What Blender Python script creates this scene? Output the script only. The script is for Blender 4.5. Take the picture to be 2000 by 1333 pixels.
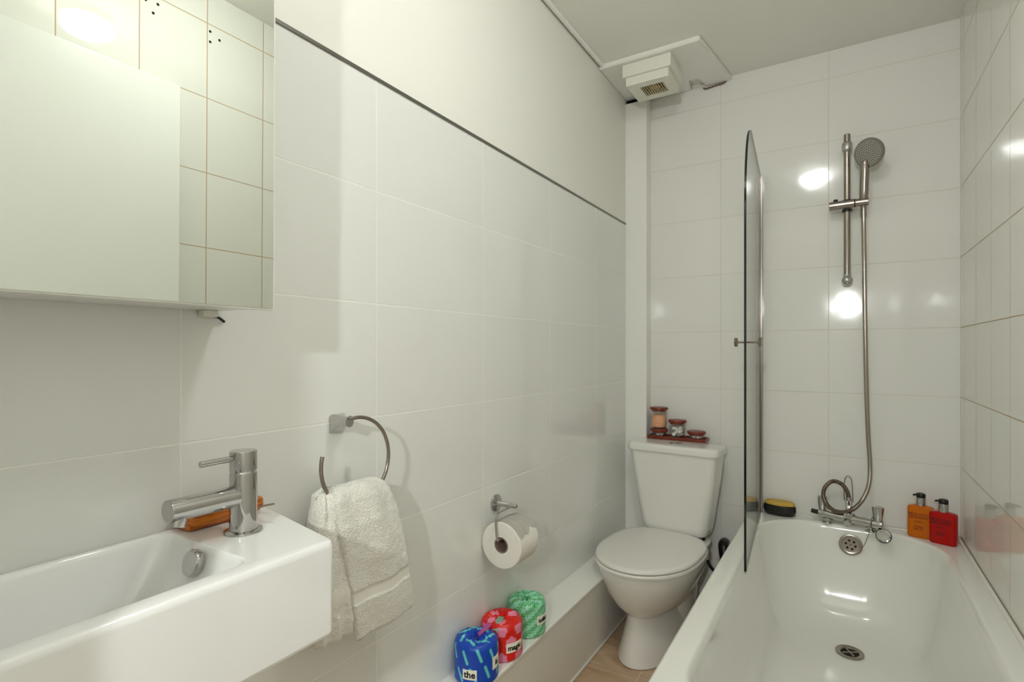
import bpy, bmesh, math, random
from mathutils import Vector, Matrix, noise
random.seed(4)
PI = math.pi
for o in list(bpy.data.objects): bpy.data.objects.remove(o, do_unlink=True)
sc = bpy.context.scene
C = sc.collection

# ------------------------------------------------------------------ camera, world, exposure
CAMZ = 1.12
YAW = math.atan(0.617)
cd = bpy.data.cameras.new('camera'); cam = bpy.data.objects.new('camera', cd); C.objects.link(cam)
cd.sensor_width = 36.0; cd.sensor_fit = 'HORIZONTAL'
cd.lens = 1050.0 / 2000.0 * 36.0
cd.shift_y = 19.5 / 2000.0
cd.clip_start = 0.01; cd.clip_end = 50
cam.location = (0, 0, CAMZ); cam.rotation_euler = (PI / 2, 0, YAW)
sc.camera = cam
w = bpy.data.worlds.new('world'); sc.world = w; w.use_nodes = True
w.node_tree.nodes['Background'].inputs[0].default_value = (0.5, 0.5, 0.5, 1)
w.node_tree.nodes['Background'].inputs[1].default_value = 0.1
sc.view_settings.view_transform = 'Standard'; sc.view_settings.look = 'None'
sc.view_settings.gamma = 1.0; sc.view_settings.use_curve_mapping = False
sc.view_settings.exposure = 1.37
CEIL_LAMP = 27.0      # emission of the ceiling dome
FLASH_GLOBE = 560.0      # emission of the added hall globe, in place of a flash

XL, XR, YB, ZC, YF = -0.853, 0.350, 2.440, 2.293, -0.03

# ------------------------------------------------------------------ materials
def lin(v):
    v /= 255.0
    return v / 12.92 if v <= 0.04045 else ((v + 0.055) / 1.055) ** 2.4
def rgb(r, g, b): return (lin(r), lin(g), lin(b), 1)

def mat(name, col, rough=0.4, metal=0.0, **kw):
    m = bpy.data.materials.new(name); m.use_nodes = True
    b = m.node_tree.nodes['Principled BSDF']
    b.inputs['Base Color'].default_value = col
    b.inputs['Roughness'].default_value = rough
    b.inputs['Metallic'].default_value = metal
    for k, v in kw.items():
        b.inputs[k.replace('_', ' ')].default_value = v
    return m

def nodes(m):
    nt = m.node_tree
    return nt, nt.nodes, nt.links, nt.nodes['Principled BSDF']

def bump_noise(m, scale, strength, dist=0.001, detail=3):
    nt, N, L, b = nodes(m)
    tc = N.new('ShaderNodeTexCoord'); nz = N.new('ShaderNodeTexNoise'); bp = N.new('ShaderNodeBump')
    nz.inputs['Scale'].default_value = scale; nz.inputs['Detail'].default_value = detail
    bp.inputs['Strength'].default_value = strength; bp.inputs['Distance'].default_value = dist
    L.new(tc.outputs['Object'], nz.inputs['Vector']); L.new(nz.outputs['Fac'], bp.inputs['Height'])
    L.new(bp.outputs['Normal'], b.inputs['Normal'])
    return bp

def tile_mat(name, tile_a, tile_b, grout, wd, ht, axis, off, zoff, mortar=0.0022, rough=0.07, wav=0.25):
    """glazed wall tiles; axis = world axis running along the wall; geometry is in world coordinates"""
    m = mat(name, tile_a, rough)
    nt, N, L, b = nodes(m)
    tc = N.new('ShaderNodeTexCoord'); sp = N.new('ShaderNodeSeparateXYZ'); cb = N.new('ShaderNodeCombineXYZ')
    L.new(tc.outputs['Object'], sp.inputs[0])
    a1 = N.new('ShaderNodeMath'); a1.operation = 'SUBTRACT'; a1.inputs[1].default_value = off - 20 * wd
    a2 = N.new('ShaderNodeMath'); a2.operation = 'SUBTRACT'; a2.inputs[1].default_value = zoff - 20 * ht
    L.new(sp.outputs[axis], a1.inputs[0]); L.new(sp.outputs['Z'], a2.inputs[0])
    L.new(a1.outputs[0], cb.inputs[0]); L.new(a2.outputs[0], cb.inputs[1])
    br = N.new('ShaderNodeTexBrick'); br.offset = 0.0; br.squash = 1.0
    br.inputs['Scale'].default_value = 1.0
    br.inputs['Brick Width'].default_value = wd; br.inputs['Row Height'].default_value = ht
    br.inputs['Mortar Size'].default_value = mortar; br.inputs['Mortar Smooth'].default_value = 0.25
    br.inputs['Bias'].default_value = 0.0
    br.inputs['Color1'].default_value = tile_a; br.inputs['Color2'].default_value = tile_b
    br.inputs['Mortar'].default_value = grout
    L.new(cb.outputs[0], br.inputs['Vector'])
    L.new(br.outputs['Color'], b.inputs['Base Color'])
    mr = N.new('ShaderNodeMapRange')
    mr.inputs['To Min'].default_value = rough; mr.inputs['To Max'].default_value = 0.7
    L.new(br.outputs['Fac'], mr.inputs['Value']); L.new(mr.outputs[0], b.inputs['Roughness'])
    inv = N.new('ShaderNodeMath'); inv.operation = 'SUBTRACT'; inv.inputs[0].default_value = 1.0
    L.new(br.outputs['Fac'], inv.inputs[1])
    bp = N.new('ShaderNodeBump'); bp.inputs['Strength'].default_value = 0.6; bp.inputs['Distance'].default_value = 0.0012
    L.new(inv.outputs[0], bp.inputs['Height'])
    nz = N.new('ShaderNodeTexNoise'); nz.inputs['Scale'].default_value = 9.0; nz.inputs['Detail'].default_value = 1.0
    L.new(tc.outputs['Object'], nz.inputs['Vector'])
    b2 = N.new('ShaderNodeBump'); b2.inputs['Strength'].default_value = wav; b2.inputs['Distance'].default_value = 0.0022
    L.new(nz.outputs['Fac'], b2.inputs['Height']); L.new(bp.outputs['Normal'], b2.inputs['Normal'])
    L.new(b2.outputs['Normal'], b.inputs['Normal'])
    return m

WHITE_T = rgb(226, 226, 218)
M_tile_left = tile_mat('tile_left', rgb(238, 238, 232), rgb(236, 236, 231), rgb(248, 247, 240), 0.4, 0.2415, 'Y', 0.4285, 1.704, 0.0018)
M_tile_back = tile_mat('tile_back', rgb(238, 236, 230), rgb(236, 235, 229), rgb(226, 217, 203), 0.4, 0.246, 'X', -0.05, 0.957, 0.0013, 0.09, 0.35)
M_tile_right = tile_mat('tile_right', rgb(238, 236, 228), rgb(236, 235, 227), rgb(196, 170, 138), 0.2, 0.246, 'Y', 0.178, 0.957, 0.0017, 0.035, 0.12)
M_paint = mat('white_wall_paint', rgb(243, 242, 233), 0.55); bump_noise(M_paint, 14, 0.15, 0.003)
M_ceiling = mat('ceiling_paint', rgb(246, 244, 236), 0.7); bump_noise(M_ceiling, 6, 0.3, 0.006)
M_board = mat('white_gloss_board', rgb(246, 245, 238), 0.3); bump_noise(M_board, 20, 0.1, 0.002)
M_ceramic = mat('white_ceramic', rgb(240, 238, 231), 0.06, Coat_Weight=0.4, Coat_Roughness=0.03)
M_basin = mat('basin_ceramic', rgb(246, 246, 244), 0.06, Coat_Weight=0.4, Coat_Roughness=0.03)
M_acrylic = mat('white_bath_acrylic', rgb(240, 239, 231), 0.1, Coat_Weight=0.3, Coat_Roughness=0.05)
M_plastic = mat('white_plastic', rgb(240, 238, 226), 0.3)
M_seat = mat('seat_plastic', rgb(238, 235, 227), 0.22)
M_chrome = mat('chrome', rgb(190, 188, 186), 0.05, 1.0)
M_chrome_b = mat('brushed_chrome', rgb(160, 151, 142), 0.22, 1.0)
M_mirror = mat('mirror_glass', rgb(232, 236, 228), 0.0, 1.0)
M_sprayface = mat('grey_spray_face', rgb(128, 124, 116), 0.4, 0.0)
M_nozzle = mat('pale_nozzle', rgb(222, 220, 212), 0.5)
M_black = mat('black_plastic', rgb(18, 16, 16), 0.3)
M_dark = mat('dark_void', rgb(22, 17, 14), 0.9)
M_blackedge = mat('dark_glass_edge', rgb(10, 22, 20), 0.05)
M_trimgrey = mat('grey_tile_trim', rgb(120, 116, 108), 0.3, 0.6)
M_seal = mat('sealant', rgb(236, 234, 224), 0.4)
M_wood = mat('orange_bamboo', rgb(214, 120, 30), 0.35)
M_redwood = mat('dark_red_wood', rgb(128, 44, 20), 0.35)
M_soap = mat('grey_soap', rgb(150, 138, 120), 0.5)
M_paper = mat('toilet_paper', rgb(238, 234, 224), 0.9); bump_noise(M_paper, 260, 0.25, 0.0008)
M_card = mat('cardboard_core', rgb(146, 122, 108), 0.9)
M_cotton = mat('white_cotton', rgb(244, 240, 232), 0.95); bump_noise(M_cotton, 120, 0.5, 0.002)
M_salt = mat('peach_bath_salts', rgb(250, 184, 140), 0.7); bump_noise(M_salt, 160, 0.6, 0.003)
M_sponge = mat('yellow_sponge', rgb(214, 176, 84), 0.9); bump_noise(M_sponge, 160, 1.0, 0.004)
M_label = mat('cream_label', rgb(250, 246, 226), 0.6)
M_ink = mat('black_ink', rgb(14, 12, 16), 0.6)
M_inkor = mat('brown_ink', rgb(120, 40, 4), 0.5)
M_inkred = mat('dark_red_ink', rgb(70, 0, 2), 0.5)
M_pink = mat('pink_tape', rgb(236, 120, 196), 0.5)
M_mint = mat('mint_tape', rgb(178, 226, 196), 0.5)
M_hallwall = mat('hall_wall_paint', rgb(222, 220, 212), 0.8)
M_hallfloor = mat('hall_carpet', rgb(86, 68, 54), 0.95)
M_door = mat('white_door_paint', rgb(240, 240, 234), 0.25)
M_copper = mat('brown_pipe', rgb(70, 38, 24), 0.5)
for mm, sx in ((M_wood, 60), (M_redwood, 60)):
    nt, N, L, b = nodes(mm)
    tc = N.new('ShaderNodeTexCoord'); mp = N.new('ShaderNodeMapping'); nz = N.new('ShaderNodeTexNoise'); rp = N.new('ShaderNodeValToRGB')
    mp.inputs['Scale'].default_value = (sx * 4, sx * 0.3, sx * 4); nz.inputs['Scale'].default_value = 1.0
    L.new(tc.outputs['Object'], mp.inputs[0]); L.new(mp.outputs[0], nz.inputs['Vector']); L.new(nz.outputs['Fac'], rp.inputs['Fac'])
    c = b.inputs['Base Color'].default_value
    rp.color_ramp.elements[0].color = (c[0] * 0.6, c[1] * 0.5, c[2] * 0.5, 1); rp.color_ramp.elements[0].position = 0.35
    rp.color_ramp.elements[1].color = (min(1, c[0] * 1.25), c[1] * 1.25, c[2] * 1.2, 1); rp.color_ramp.elements[1].position = 0.65
    L.new(rp.outputs['Color'], b.inputs['Base Color'])

def emit_mat(name, col, s):
    m = bpy.data.materials.new(name); m.use_nodes = True
    N = m.node_tree.nodes; N.clear()
    e = N.new('ShaderNodeEmission'); o = N.new('ShaderNodeOutputMaterial')
    e.inputs[0].default_value = col; e.inputs[1].default_value = s
    m.node_tree.links.new(e.outputs[0], o.inputs[0]); return m
M_lamp = emit_mat('lit_ceiling_diffuser', (0.97, 1.0, 0.985, 1), CEIL_LAMP)
M_globe = emit_mat('lit_globe', (0.97, 1.0, 0.985, 1), FLASH_GLOBE)

def thin_glass(name, tint, rough=0.0, edge=0.5):
    m = bpy.data.materials.new(name); m.use_nodes = True
    N = m.node_tree.nodes; N.clear(); L = m.node_tree.links
    t = N.new('ShaderNodeBsdfTransparent'); g = N.new('ShaderNodeBsdfGlossy'); mx = N.new('ShaderNodeMixShader')
    f = N.new('ShaderNodeLayerWeight'); f.inputs['Blend'].default_value = 0.5; o = N.new('ShaderNodeOutputMaterial')
    pw = N.new('ShaderNodeMath'); pw.operation = 'POWER'; pw.inputs[1].default_value = 4.5
    ma = N.new('ShaderNodeMath'); ma.operation = 'MULTIPLY_ADD'; ma.inputs[1].default_value = edge; ma.inputs[2].default_value = 0.03
    L.new(f.outputs['Facing'], pw.inputs[0]); L.new(pw.outputs[0], ma.inputs[0])
    t.inputs[0].default_value = tint; g.inputs['Roughness'].default_value = rough
    L.new(ma.outputs[0], mx.inputs[0]); L.new(t.outputs[0], mx.inputs[1]); L.new(g.outputs[0], mx.inputs[2]); L.new(mx.outputs[0], o.inputs[0])
    return m
M_glass = thin_glass('clear_screen_glass', (0.975, 0.99, 0.975, 1), 0.0, 0.7)
M_jarglass = thin_glass('jar_glass', (0.975, 0.975, 0.97, 1), 0.02, 0.45)

def liquid(name, col, trans=0.55):
    m = mat(name, col, 0.12, Transmission_Weight=trans, IOR=1.35)
    return m
M_orange = liquid('orange_hand_wash', rgb(250, 140, 8)); M_red = liquid('red_hand_wash', rgb(226, 10, 6))

# floor: pale tan vinyl tiles with marbling
M_floor = mat('tan_vinyl_floor', rgb(196, 164, 128), 0.35)
nt, N, L, b = nodes(M_floor)
tc = N.new('ShaderNodeTexCoord'); nz = N.new('ShaderNodeTexNoise'); rp = N.new('ShaderNodeValToRGB'); br = N.new('ShaderNodeTexBrick'); mp = N.new('ShaderNodeMapping')
mp.inputs['Rotation'].default_value = (0, 0, 0.4); mp.inputs['Scale'].default_value = (3, 9, 1)
nz.inputs['Scale'].default_value = 1.6; nz.inputs['Detail'].default_value = 6; nz.inputs['Distortion'].default_value = 1.4
rp.color_ramp.elements[0].color = rgb(178, 144, 108); rp.color_ramp.elements[0].position = 0.3
rp.color_ramp.elements[1].color = rgb(216, 188, 156); rp.color_ramp.elements[1].position = 0.7
br.inputs['Scale'].default_value = 1; br.inputs['Brick Width'].default_value = 0.3; br.inputs['Row Height'].default_value = 0.3
br.inputs['Mortar Size'].default_value = 0.0016; br.offset = 0.0; br.inputs['Mortar'].default_value = rgb(226, 206, 180)
L.new(tc.outputs['Object'], mp.inputs[0]); L.new(mp.outputs[0], nz.inputs['Vector']); L.new(nz.outputs['Fac'], rp.inputs[0])
L.new(rp.outputs[0], br.inputs['Color1']); L.new(rp.outputs[0], br.inputs['Color2']); L.new(tc.outputs['Object'], br.inputs['Vector'])
L.new(br.outputs['Color'], b.inputs['Base Color'])

def vcol_mat(name, rough=0.4):
    m = mat(name, (1, 1, 1, 1), rough)
    nt, N, L, b = nodes(m)
    a = N.new('ShaderNodeVertexColor'); a.layer_name = 'print'
    L.new(a.outputs['Color'], b.inputs['Base Color'])
    return m
M_wrap = vcol_mat('printed_wrapper', 0.35)

# terry towel
M_terry = mat('white_terry', rgb(244, 242, 232), 0.95, Sheen_Weight=0.4)
nt, N, L, b = nodes(M_terry)
tc = N.new('ShaderNodeTexCoord'); nz = N.new('ShaderNodeTexVoronoi'); n2 = N.new('ShaderNodeTexNoise'); sp = N.new('ShaderNodeSeparateXYZ')
nz.inputs['Scale'].default_value = 420; n2.inputs['Scale'].default_value = 220
ad = N.new('ShaderNodeMath'); ad.operation = 'ADD'
bp = N.new('ShaderNodeBump'); bp.inputs['Distance'].default_value = 0.0022; bp.inputs['Strength'].default_value = 0.8
L.new(tc.outputs['Object'], nz.inputs['Vector']); L.new(tc.outputs['Object'], n2.inputs['Vector'])
L.new(nz.outputs['Distance'], ad.inputs[0]); L.new(n2.outputs['Fac'], ad.inputs[1])
a = N.new('ShaderNodeVertexColor'); a.layer_name = 'pile'
mu = N.new('ShaderNodeMath'); mu.operation = 'MULTIPLY'
L.new(ad.outputs[0], mu.inputs[0]); L.new(a.outputs['Color'], mu.inputs[1]); L.new(mu.outputs[0], bp.inputs['Height'])
L.new(bp.outputs['Normal'], b.inputs['Normal'])

# braided / ribbed hose
M_hose = mat('ribbed_chrome_hose', rgb(176, 166, 156), 0.2, 1.0)

# ------------------------------------------------------------------ mesh helpers
def root_of(p):
    while p.parent: p = p.parent
    return p
def obj(name, bm, m, parent=None, at=None, smooth=40):
    """links bm (world coordinates) as ONE mesh object, local to its thing's base"""
    base = Vector(root_of(parent).location) if parent else (Vector(at) if at else Vector((0, 0, 0)))
    inv = Matrix.Translation(-base)
    if parent and root_of(parent).get('_m'):
        inv = Matrix.Identity(4)
    bmesh.ops.transform(bm, matrix=inv, verts=bm.verts)
    bmesh.ops.recalc_face_normals(bm, faces=bm.faces)
    me = bpy.data.meshes.new(name); bm.to_mesh(me); bm.free()
    for mm in (m if isinstance(m, (list, tuple)) else [m]): me.materials.append(mm)
    if smooth:
        me.polygons.foreach_set('use_smooth', [True] * len(me.polygons))
        me.set_sharp_from_angle(angle=math.radians(smooth))
    o = bpy.data.objects.new(name, me); C.objects.link(o)
    if smooth:
        wn = o.modifiers.new('normals', 'WEIGHTED_NORMAL'); wn.keep_sharp = True; wn.weight = 80
    if parent: o.parent = parent
    else: o.location = base
    return o
def tag(o, label, cat, group=None):
    o['label'] = label; o['category'] = cat
    if group: o['group'] = group
    return o
def thing(name, label, cat, loc, group=None, rz=0.0):
    o = bpy.data.objects.new(name, None); C.objects.link(o)
    o.location = loc; o.empty_display_size = 0.05; o.rotation_euler = (0, 0, rz)
    if rz: o['_m'] = 1
    return tag(o, label, cat, group)
def struct(name, bm, m, smooth=0, label=None):
    o = obj(name, bm, m, smooth=smooth); o['kind'] = 'structure'
    if label: o['label'] = label
    return o
def B(): return bmesh.new()
def box(bm, x0, x1, y0, y1, z0, z1, bev=0.0, seg=2, mi=0, M=None):
    r = bmesh.ops.create_cube(bm, size=1.0)
    vs = r['verts']
    for v in vs:
        v.co = Vector((x0 + (v.co.x + .5) * (x1 - x0), y0 + (v.co.y + .5) * (y1 - y0), z0 + (v.co.z + .5) * (z1 - z0)))
    fs = list({f for v in vs for f in v.link_faces}); es = list({e for v in vs for e in v.link_edges})
    if bev:
        q = bmesh.ops.bevel(bm, geom=es, offset=bev, segments=seg, profile=0.5, affect='EDGES', clamp_overlap=True)
        allv = set(q['verts']) | {v for v in vs if v.is_valid}
        fs = list({f for v in allv if v.is_valid for f in v.link_faces})
        vs = list({v for f in fs for v in f.verts})
    for f in fs: f.material_index = mi
    if M is not None: bmesh.ops.transform(bm, matrix=M, verts=vs)
    return vs
def loft(bm, rings, cap0=True, cap1=True, mi=0):
    R = [[bm.verts.new(p) for p in r] for r in rings]
    n = len(R[0])
    for a, bb in zip(R, R[1:]):
        for i in range(n):
            f = bm.faces.new((a[i], a[(i + 1) % n], bb[(i + 1) % n], bb[i])); f.material_index = mi
    if cap0: bm.faces.new(list(reversed(R[0]))).material_index = mi
    if cap1: bm.faces.new(R[-1]).material_index = mi
    return R
def frame(axis):
    z = Vector(axis).normalized()
    x = Vector((0, 0, 1)) if abs(z.z) < 0.9 else Vector((1, 0, 0))
    x = (x - z * x.dot(z)).normalized()
    return x, z.cross(x), z
def lathe(bm, prof, o=(0, 0, 0), axis=(0, 0, 1), n=40, cap=True, mi=0):
    X, Y, Z = frame(axis); o = Vector(o)
    rings = [[o + Z * h + (X * math.cos(2 * PI * i / n) + Y * math.sin(2 * PI * i / n)) * max(r, 1e-5) for i in range(n)] for r, h in prof]
    return loft(bm, rings, cap, cap, mi)
def cyl(bm, p0, p1, r, n=32, bev=0.0, r1=None, mi=0):
    p0 = Vector(p0); p1 = Vector(p1); h = (p1 - p0).length; r1 = r if r1 is None else r1
    if bev: pr = [(r - bev, 0), (r - bev * .3, bev * .3), (r, bev), (r1, h - bev), (r1 - bev * .3, h - bev * .3), (r1 - bev, h)]
    else: pr = [(r, 0), (r1, h)]
    return lathe(bm, pr, p0, p1 - p0, n, mi=mi)
def smooth_path(pts, k=8):
    P = [Vector(p) for p in pts]; out = []
    P = [P[0] * 2 - P[1]] + P + [P[-1] * 2 - P[-2]]
    for i in range(1, len(P) - 2):
        a, b_, c, d = P[i - 1:i + 3]
        for j in range(k):
            t = j / k
            out.append(0.5 * (2 * b_ + (c - a) * t + (2 * a - 5 * b_ + 4 * c - d) * t * t + (3 * b_ - a - 3 * c + d) * t ** 3))
    out.append(P[-2]); return out
def tube(bm, pts, r, n=12, rf=None, mi=0):
    rings = []; T = None; X = None
    for i, p in enumerate(pts):
        t = (pts[min(i + 1, len(pts) - 1)] - pts[max(i - 1, 0)]).normalized()
        if X is None: X, Y, _ = frame(t)
        else:
            X = (X - t * X.dot(t)).normalized(); Y = t.cross(X)
        rr = r if rf is None else rf(i, len(pts))
        rings.append([p + (X * math.cos(2 * PI * k / n) + Y * math.sin(2 * PI * k / n)) * rr for k in range(n)])
    return loft(bm, rings, mi=mi)
def sphere(bm, c, r, n=24, sc_=(1, 1, 1)):
    q = bmesh.ops.create_uvsphere(bm, u_segments=n, v_segments=n // 2, radius=r)
    for v in q['verts']: v.co = Vector((v.co.x * sc_[0] + c[0], v.co.y * sc_[1] + c[1], v.co.z * sc_[2] + c[2]))
    return q['verts']
def rrect(cx, cy, hx, hy, r, z, na=10, ns=8, shear=None):
    """rounded rectangle loop with a constant vertex count"""
    r = min(r, hx - 1e-4, hy - 1e-4); out = []
    cs = [(cx + hx - r, cy + hy - r, 0), (cx - hx + r, cy + hy - r, PI / 2), (cx - hx + r, cy - hy + r, PI), (cx + hx - r, cy - hy + r, 1.5 * PI)]
    for q in range(4):
        x, y, a0 = cs[q]
        for i in range(na + 1):
            a = a0 + PI / 2 * i / na
            out.append(Vector((x + r * math.cos(a), y + r * math.sin(a), z)))
        nx, ny, b0 = cs[(q + 1) % 4]
        e = Vector((nx + r * math.cos(b0), ny + r * math.sin(b0), z)); s0 = out[-1].copy()
        for i in range(1, ns): out.append(s0.lerp(e, i / ns))
    if shear:
        for v in out: shear(v)
    return out
def text_mesh(txt, size, depth=0.0004, bold=0.0):
    cu = bpy.data.curves.new('lettering', 'FONT'); cu.body = txt; cu.size = size; cu.extrude = depth
    cu.align_x = 'CENTER'; cu.align_y = 'CENTER'; cu.resolution_u = 3; cu.offset = bold
    to = bpy.data.objects.new('lettering', cu); C.objects.link(to)
    bpy.context.view_layer.update()
    me = bpy.data.meshes.new_from_object(to.evaluated_get(bpy.context.evaluated_depsgraph_get()))
    bm = B(); bm.from_mesh(me)
    bpy.data.objects.remove(to); bpy.data.curves.remove(cu); bpy.data.meshes.remove(me)
    return bm

# ------------------------------------------------------------------ room shell
bm = B(); box(bm, XL - .1, XL, YF - .1, YB + .1, -.0, 1.704, mi=0); box(bm, XL - .1, XL, YF - .1, YB + .1, 1.704, ZC + .06, mi=1)
struct('wall_left', bm, [M_tile_left, M_paint])
bm = B(); box(bm, XL, XR, YB, YB + .1, 0, ZC + .06); struct('wall_back', bm, M_tile_back)
bm = B(); box(bm, XR, XR + .1, YF - .1, YB + .1, 0, ZC + .06); wr = struct('wall_right', bm, M_tile_right)
bm = B(); box(bm, XL - .1, XR + .1, YF - .1, YB + .1, -.1, 0); struct('floor', bm, M_floor)
bm = B(); box(bm, XL, XR, YF - .1, YB, ZC, ZC + .06); struct('ceiling', bm, M_ceiling)
bm = B(); box(bm, XL, -.45, YF - .1, YF, 0, ZC); box(bm, -.45, .33, YF - .1, YF, 2.12, ZC); box(bm, .33, XR, YF - .1, YF, 0, ZC)
struct('wall_front', bm, M_paint)
# hall beyond the doorway, behind the camera
bm = B(); box(bm, -1.3, -1.2, -2.7, YF - .1, 0, ZC); box(bm, 1.1, 1.2, -2.7, YF - .1, 0, ZC); box(bm, -1.3, 1.2, -2.8, -2.7, 0, ZC)
box(bm, -1.2, XL - .1, YF - .15, YF - .1, 0, ZC); box(bm, XR + .1, 1.1, YF - .15, YF - .1, 0, ZC)
struct('wall_hall', bm, M_hallwall)
bm = B(); box(bm, -1.3, 1.2, -2.8, YF - .1, -.1, 0); o = struct('floor_hall', bm, M_hallfloor)
bm = B(); box(bm, -1.3, 1.2, -2.8, YF - .1, ZC, ZC + .06); struct('ceiling_hall', bm, M_ceiling)
# open white door lying back against the right wall
bm = B(); box(bm, .296, .334, .05, .868, .012, 1.922, .002)
d1 = struct('door_1', bm, M_door, smooth=40)
bm = B(); cyl(bm, (.296, .80, .98), (.288, .80, .98), .024); cyl(bm, (.29, .80, .98), (.262, .80, .98), .008)
tube(bm, smooth_path([(.262, .806, .98), (.26, .77, .98), (.262, .69, .98)]), .008); obj('door_handle', bm, M_chrome, d1)
# drill holes in the right wall (old fixings seen in the mirror)
for hy, hz in ((.794, 2.162), (.828, 2.166), (.815, 2.133), (.987, 2.164), (.987, 2.130), (1.018, 2.150)):
    bm = B(); cyl(bm, (XR - .0008, hy, hz), (XR + .004, hy, hz), .0042, 14); obj('drill_hole', bm, M_dark, wr)

# trim
bm = B(); box(bm, XL, XL + .003, YF, 2.375, 1.700, 1.707); struct('trim_1', bm, M_trimgrey)
# corner pipe boxing: two boards, shade of the hollow behind painted as a dark lining
bm = B(); box(bm, XL, -.755, 2.375, 2.385, .0, ZC - .040, .001); box(bm, -.765, -.755, 2.385, YB, 0, ZC - .022, .001)
t2 = struct('trim_2', bm, M_board, smooth=30)
bm = B(); box(bm, XL + .001, -.766, 2.425, YB - .001, 1.9, ZC - .0215); box(bm, XL + .001, -.766, 2.388, 2.425, ZC - .0240, ZC - .0205); box(bm, XL + .0005, XL + .006, 2.387, 2.425, 1.9, ZC - .021); obj('cavity_shade_lining', bm, M_dark, t2)
# low boxing along the left wall with a shelf-like top
bm = B()
ys = [YF + (2.375 - YF) * i / 6 for i in range(7)]
pr_ = [(XL, 0), (-.783, 0), (-.752, .278), (-.746, .2865), (-.746, .2935), (-.749, .2965), (XL, .2965)]
rings = [[Vector((x, y, z)) for x, z in pr_] for y in (YF, 2.375)]
loft(bm, rings); struct('trim_3', bm, M_board, smooth=25)
bm = B(); tube(bm, smooth_path([(-.781, .1, .004), (-.781, 1.2, .004), (-.781, 2.37, .004)]), .0045); struct('trim_4', bm, M_seal, smooth=60)
# bead between ceiling and left wall, dropped ceiling panel above the fan
bm = B(); tube(bm, smooth_path([(XL + .012, YF, ZC - .007), (XL + .012, 1.2, ZC - .006), (XL + .014, 2.06, ZC - .007)]), .009, 10); struct('trim_5', bm, M_board, smooth=60)
bm = B()
P = [(XL, 2.06), (-.455, 2.06), (-.405, YB), (-.512, YB), (-.518, 2.352), (-.530, 2.345), (-.566, 2.345), (-.570, YB), (XL, YB)]
loft(bm, [[Vector((x, y, z)) for x, y in P] for z in (ZC, ZC - .020)])
bmesh.ops.bevel(bm, geom=list(bm.edges), offset=.003, segments=2, affect='EDGES')
struct('trim_6', bm, M_board, smooth=30)
# torn edge where the panel meets the tiles
bm = B()
pts = [(-.521, 2.434, 2.268), (-.512, 2.434, 2.262), (-.495, 2.434, 2.2635), (-.470, 2.434, 2.266), (-.440, 2.434, 2.268), (-.425, 2.434, 2.2755), (-.413, 2.434, 2.283)]
tube(bm, smooth_path(pts, 4), .003, 8, rf=lambda i, n: .0022 + .0018 * abs(math.sin(i * 1.7))); o = obj('trim_7', bm, mat('torn_sealant', rgb(124, 96, 84), .8), smooth=60); o['kind'] = 'structure'

# ------------------------------------------------------------------ lamps
t = thing('ceiling_lamp', 'round lit dome lamp fixed to the bathroom ceiling', 'lamp', (-.15, .83, ZC))
bm = B(); lathe(bm, [(.072, 0), (.076, -.004), (.076, -.02), (.072, -.024), (.068, -.024)], (-.15, .83, ZC)); obj('base_ring', bm, M_plastic, t)
bm = B(); lathe(bm, [(.070, -.020), (.076, -.028), (.076, -.044), (.070, -.058), (.052, -.070), (.025, -.075), (0, -.076)], (-.15, .83, ZC)); obj('diffuser', bm, M_lamp, t)
t = thing('added_globe_light', 'unseen lit globe added in the hall in place of a camera flash', 'lamp', (.03, -.85, ZC))  # added light source: unseen globe on a cord, stands in for the camera flash
bm = B(); cyl(bm, (.03, -.85, ZC), (.03, -.85, 1.565), .003, 8); cyl(bm, (.03, -.85, ZC), (.03, -.85, ZC - .03), .04); obj('cord', bm, M_plastic, t)
bm = B(); sphere(bm, (.03, -.85, 1.545), .027, 32); obj('globe', bm, M_globe, t, smooth=180)

# ------------------------------------------------------------------ mirror cabinet
t = thing('mirror_cabinet', 'wall mounted bathroom cabinet with a frameless mirrored door', 'cabinet', (XL, .49, 1.18))
TL = Matrix.Translation((XL, .49, 1.1825)) @ Matrix.Rotation(math.radians(0.3), 4, 'Y') @ Matrix.Translation((-XL, -.49, -1.1825))
bm = B(); box(bm, XL + .001, -.738, -.02, .486, 1.1835, 1.94, .002, M=TL); obj('body', bm, M_board, t)
MR = TL @ Matrix.Translation((-.72, -.02, 0)) @ Matrix.Rotation(math.radians(0.0), 4, 'Z') @ Matrix.Translation((.72, .02, 0))
bm = B(); box(bm, -.736, -.722, -.02, .4965, 1.181, 1.94, .001, M=MR); dr = obj('mirror_door', bm, M_board, t)
bm = B(); box(bm, -.7225, -.720, -.018, .4925, 1.1835, 1.938, M=MR); obj('mirror_pane', bm, M_mirror, dr, smooth=0)
bm = B(); box(bm, XL + .004, XL + .020, .452, .476, 1.173, 1.1835, .002, M=TL); box(bm, XL + .007, XL + .010, .460, .464, 1.1715, 1.181); obj('wall_bracket', bm, M_plastic, t)
bm = B(); tube(bm, smooth_path([(XL + .010, .474, 1.175), (XL + .006, .484, 1.1725), (XL + .003, .494, 1.167)]), .0022, 8); obj('bracket_hook', bm, M_black, t)

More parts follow.
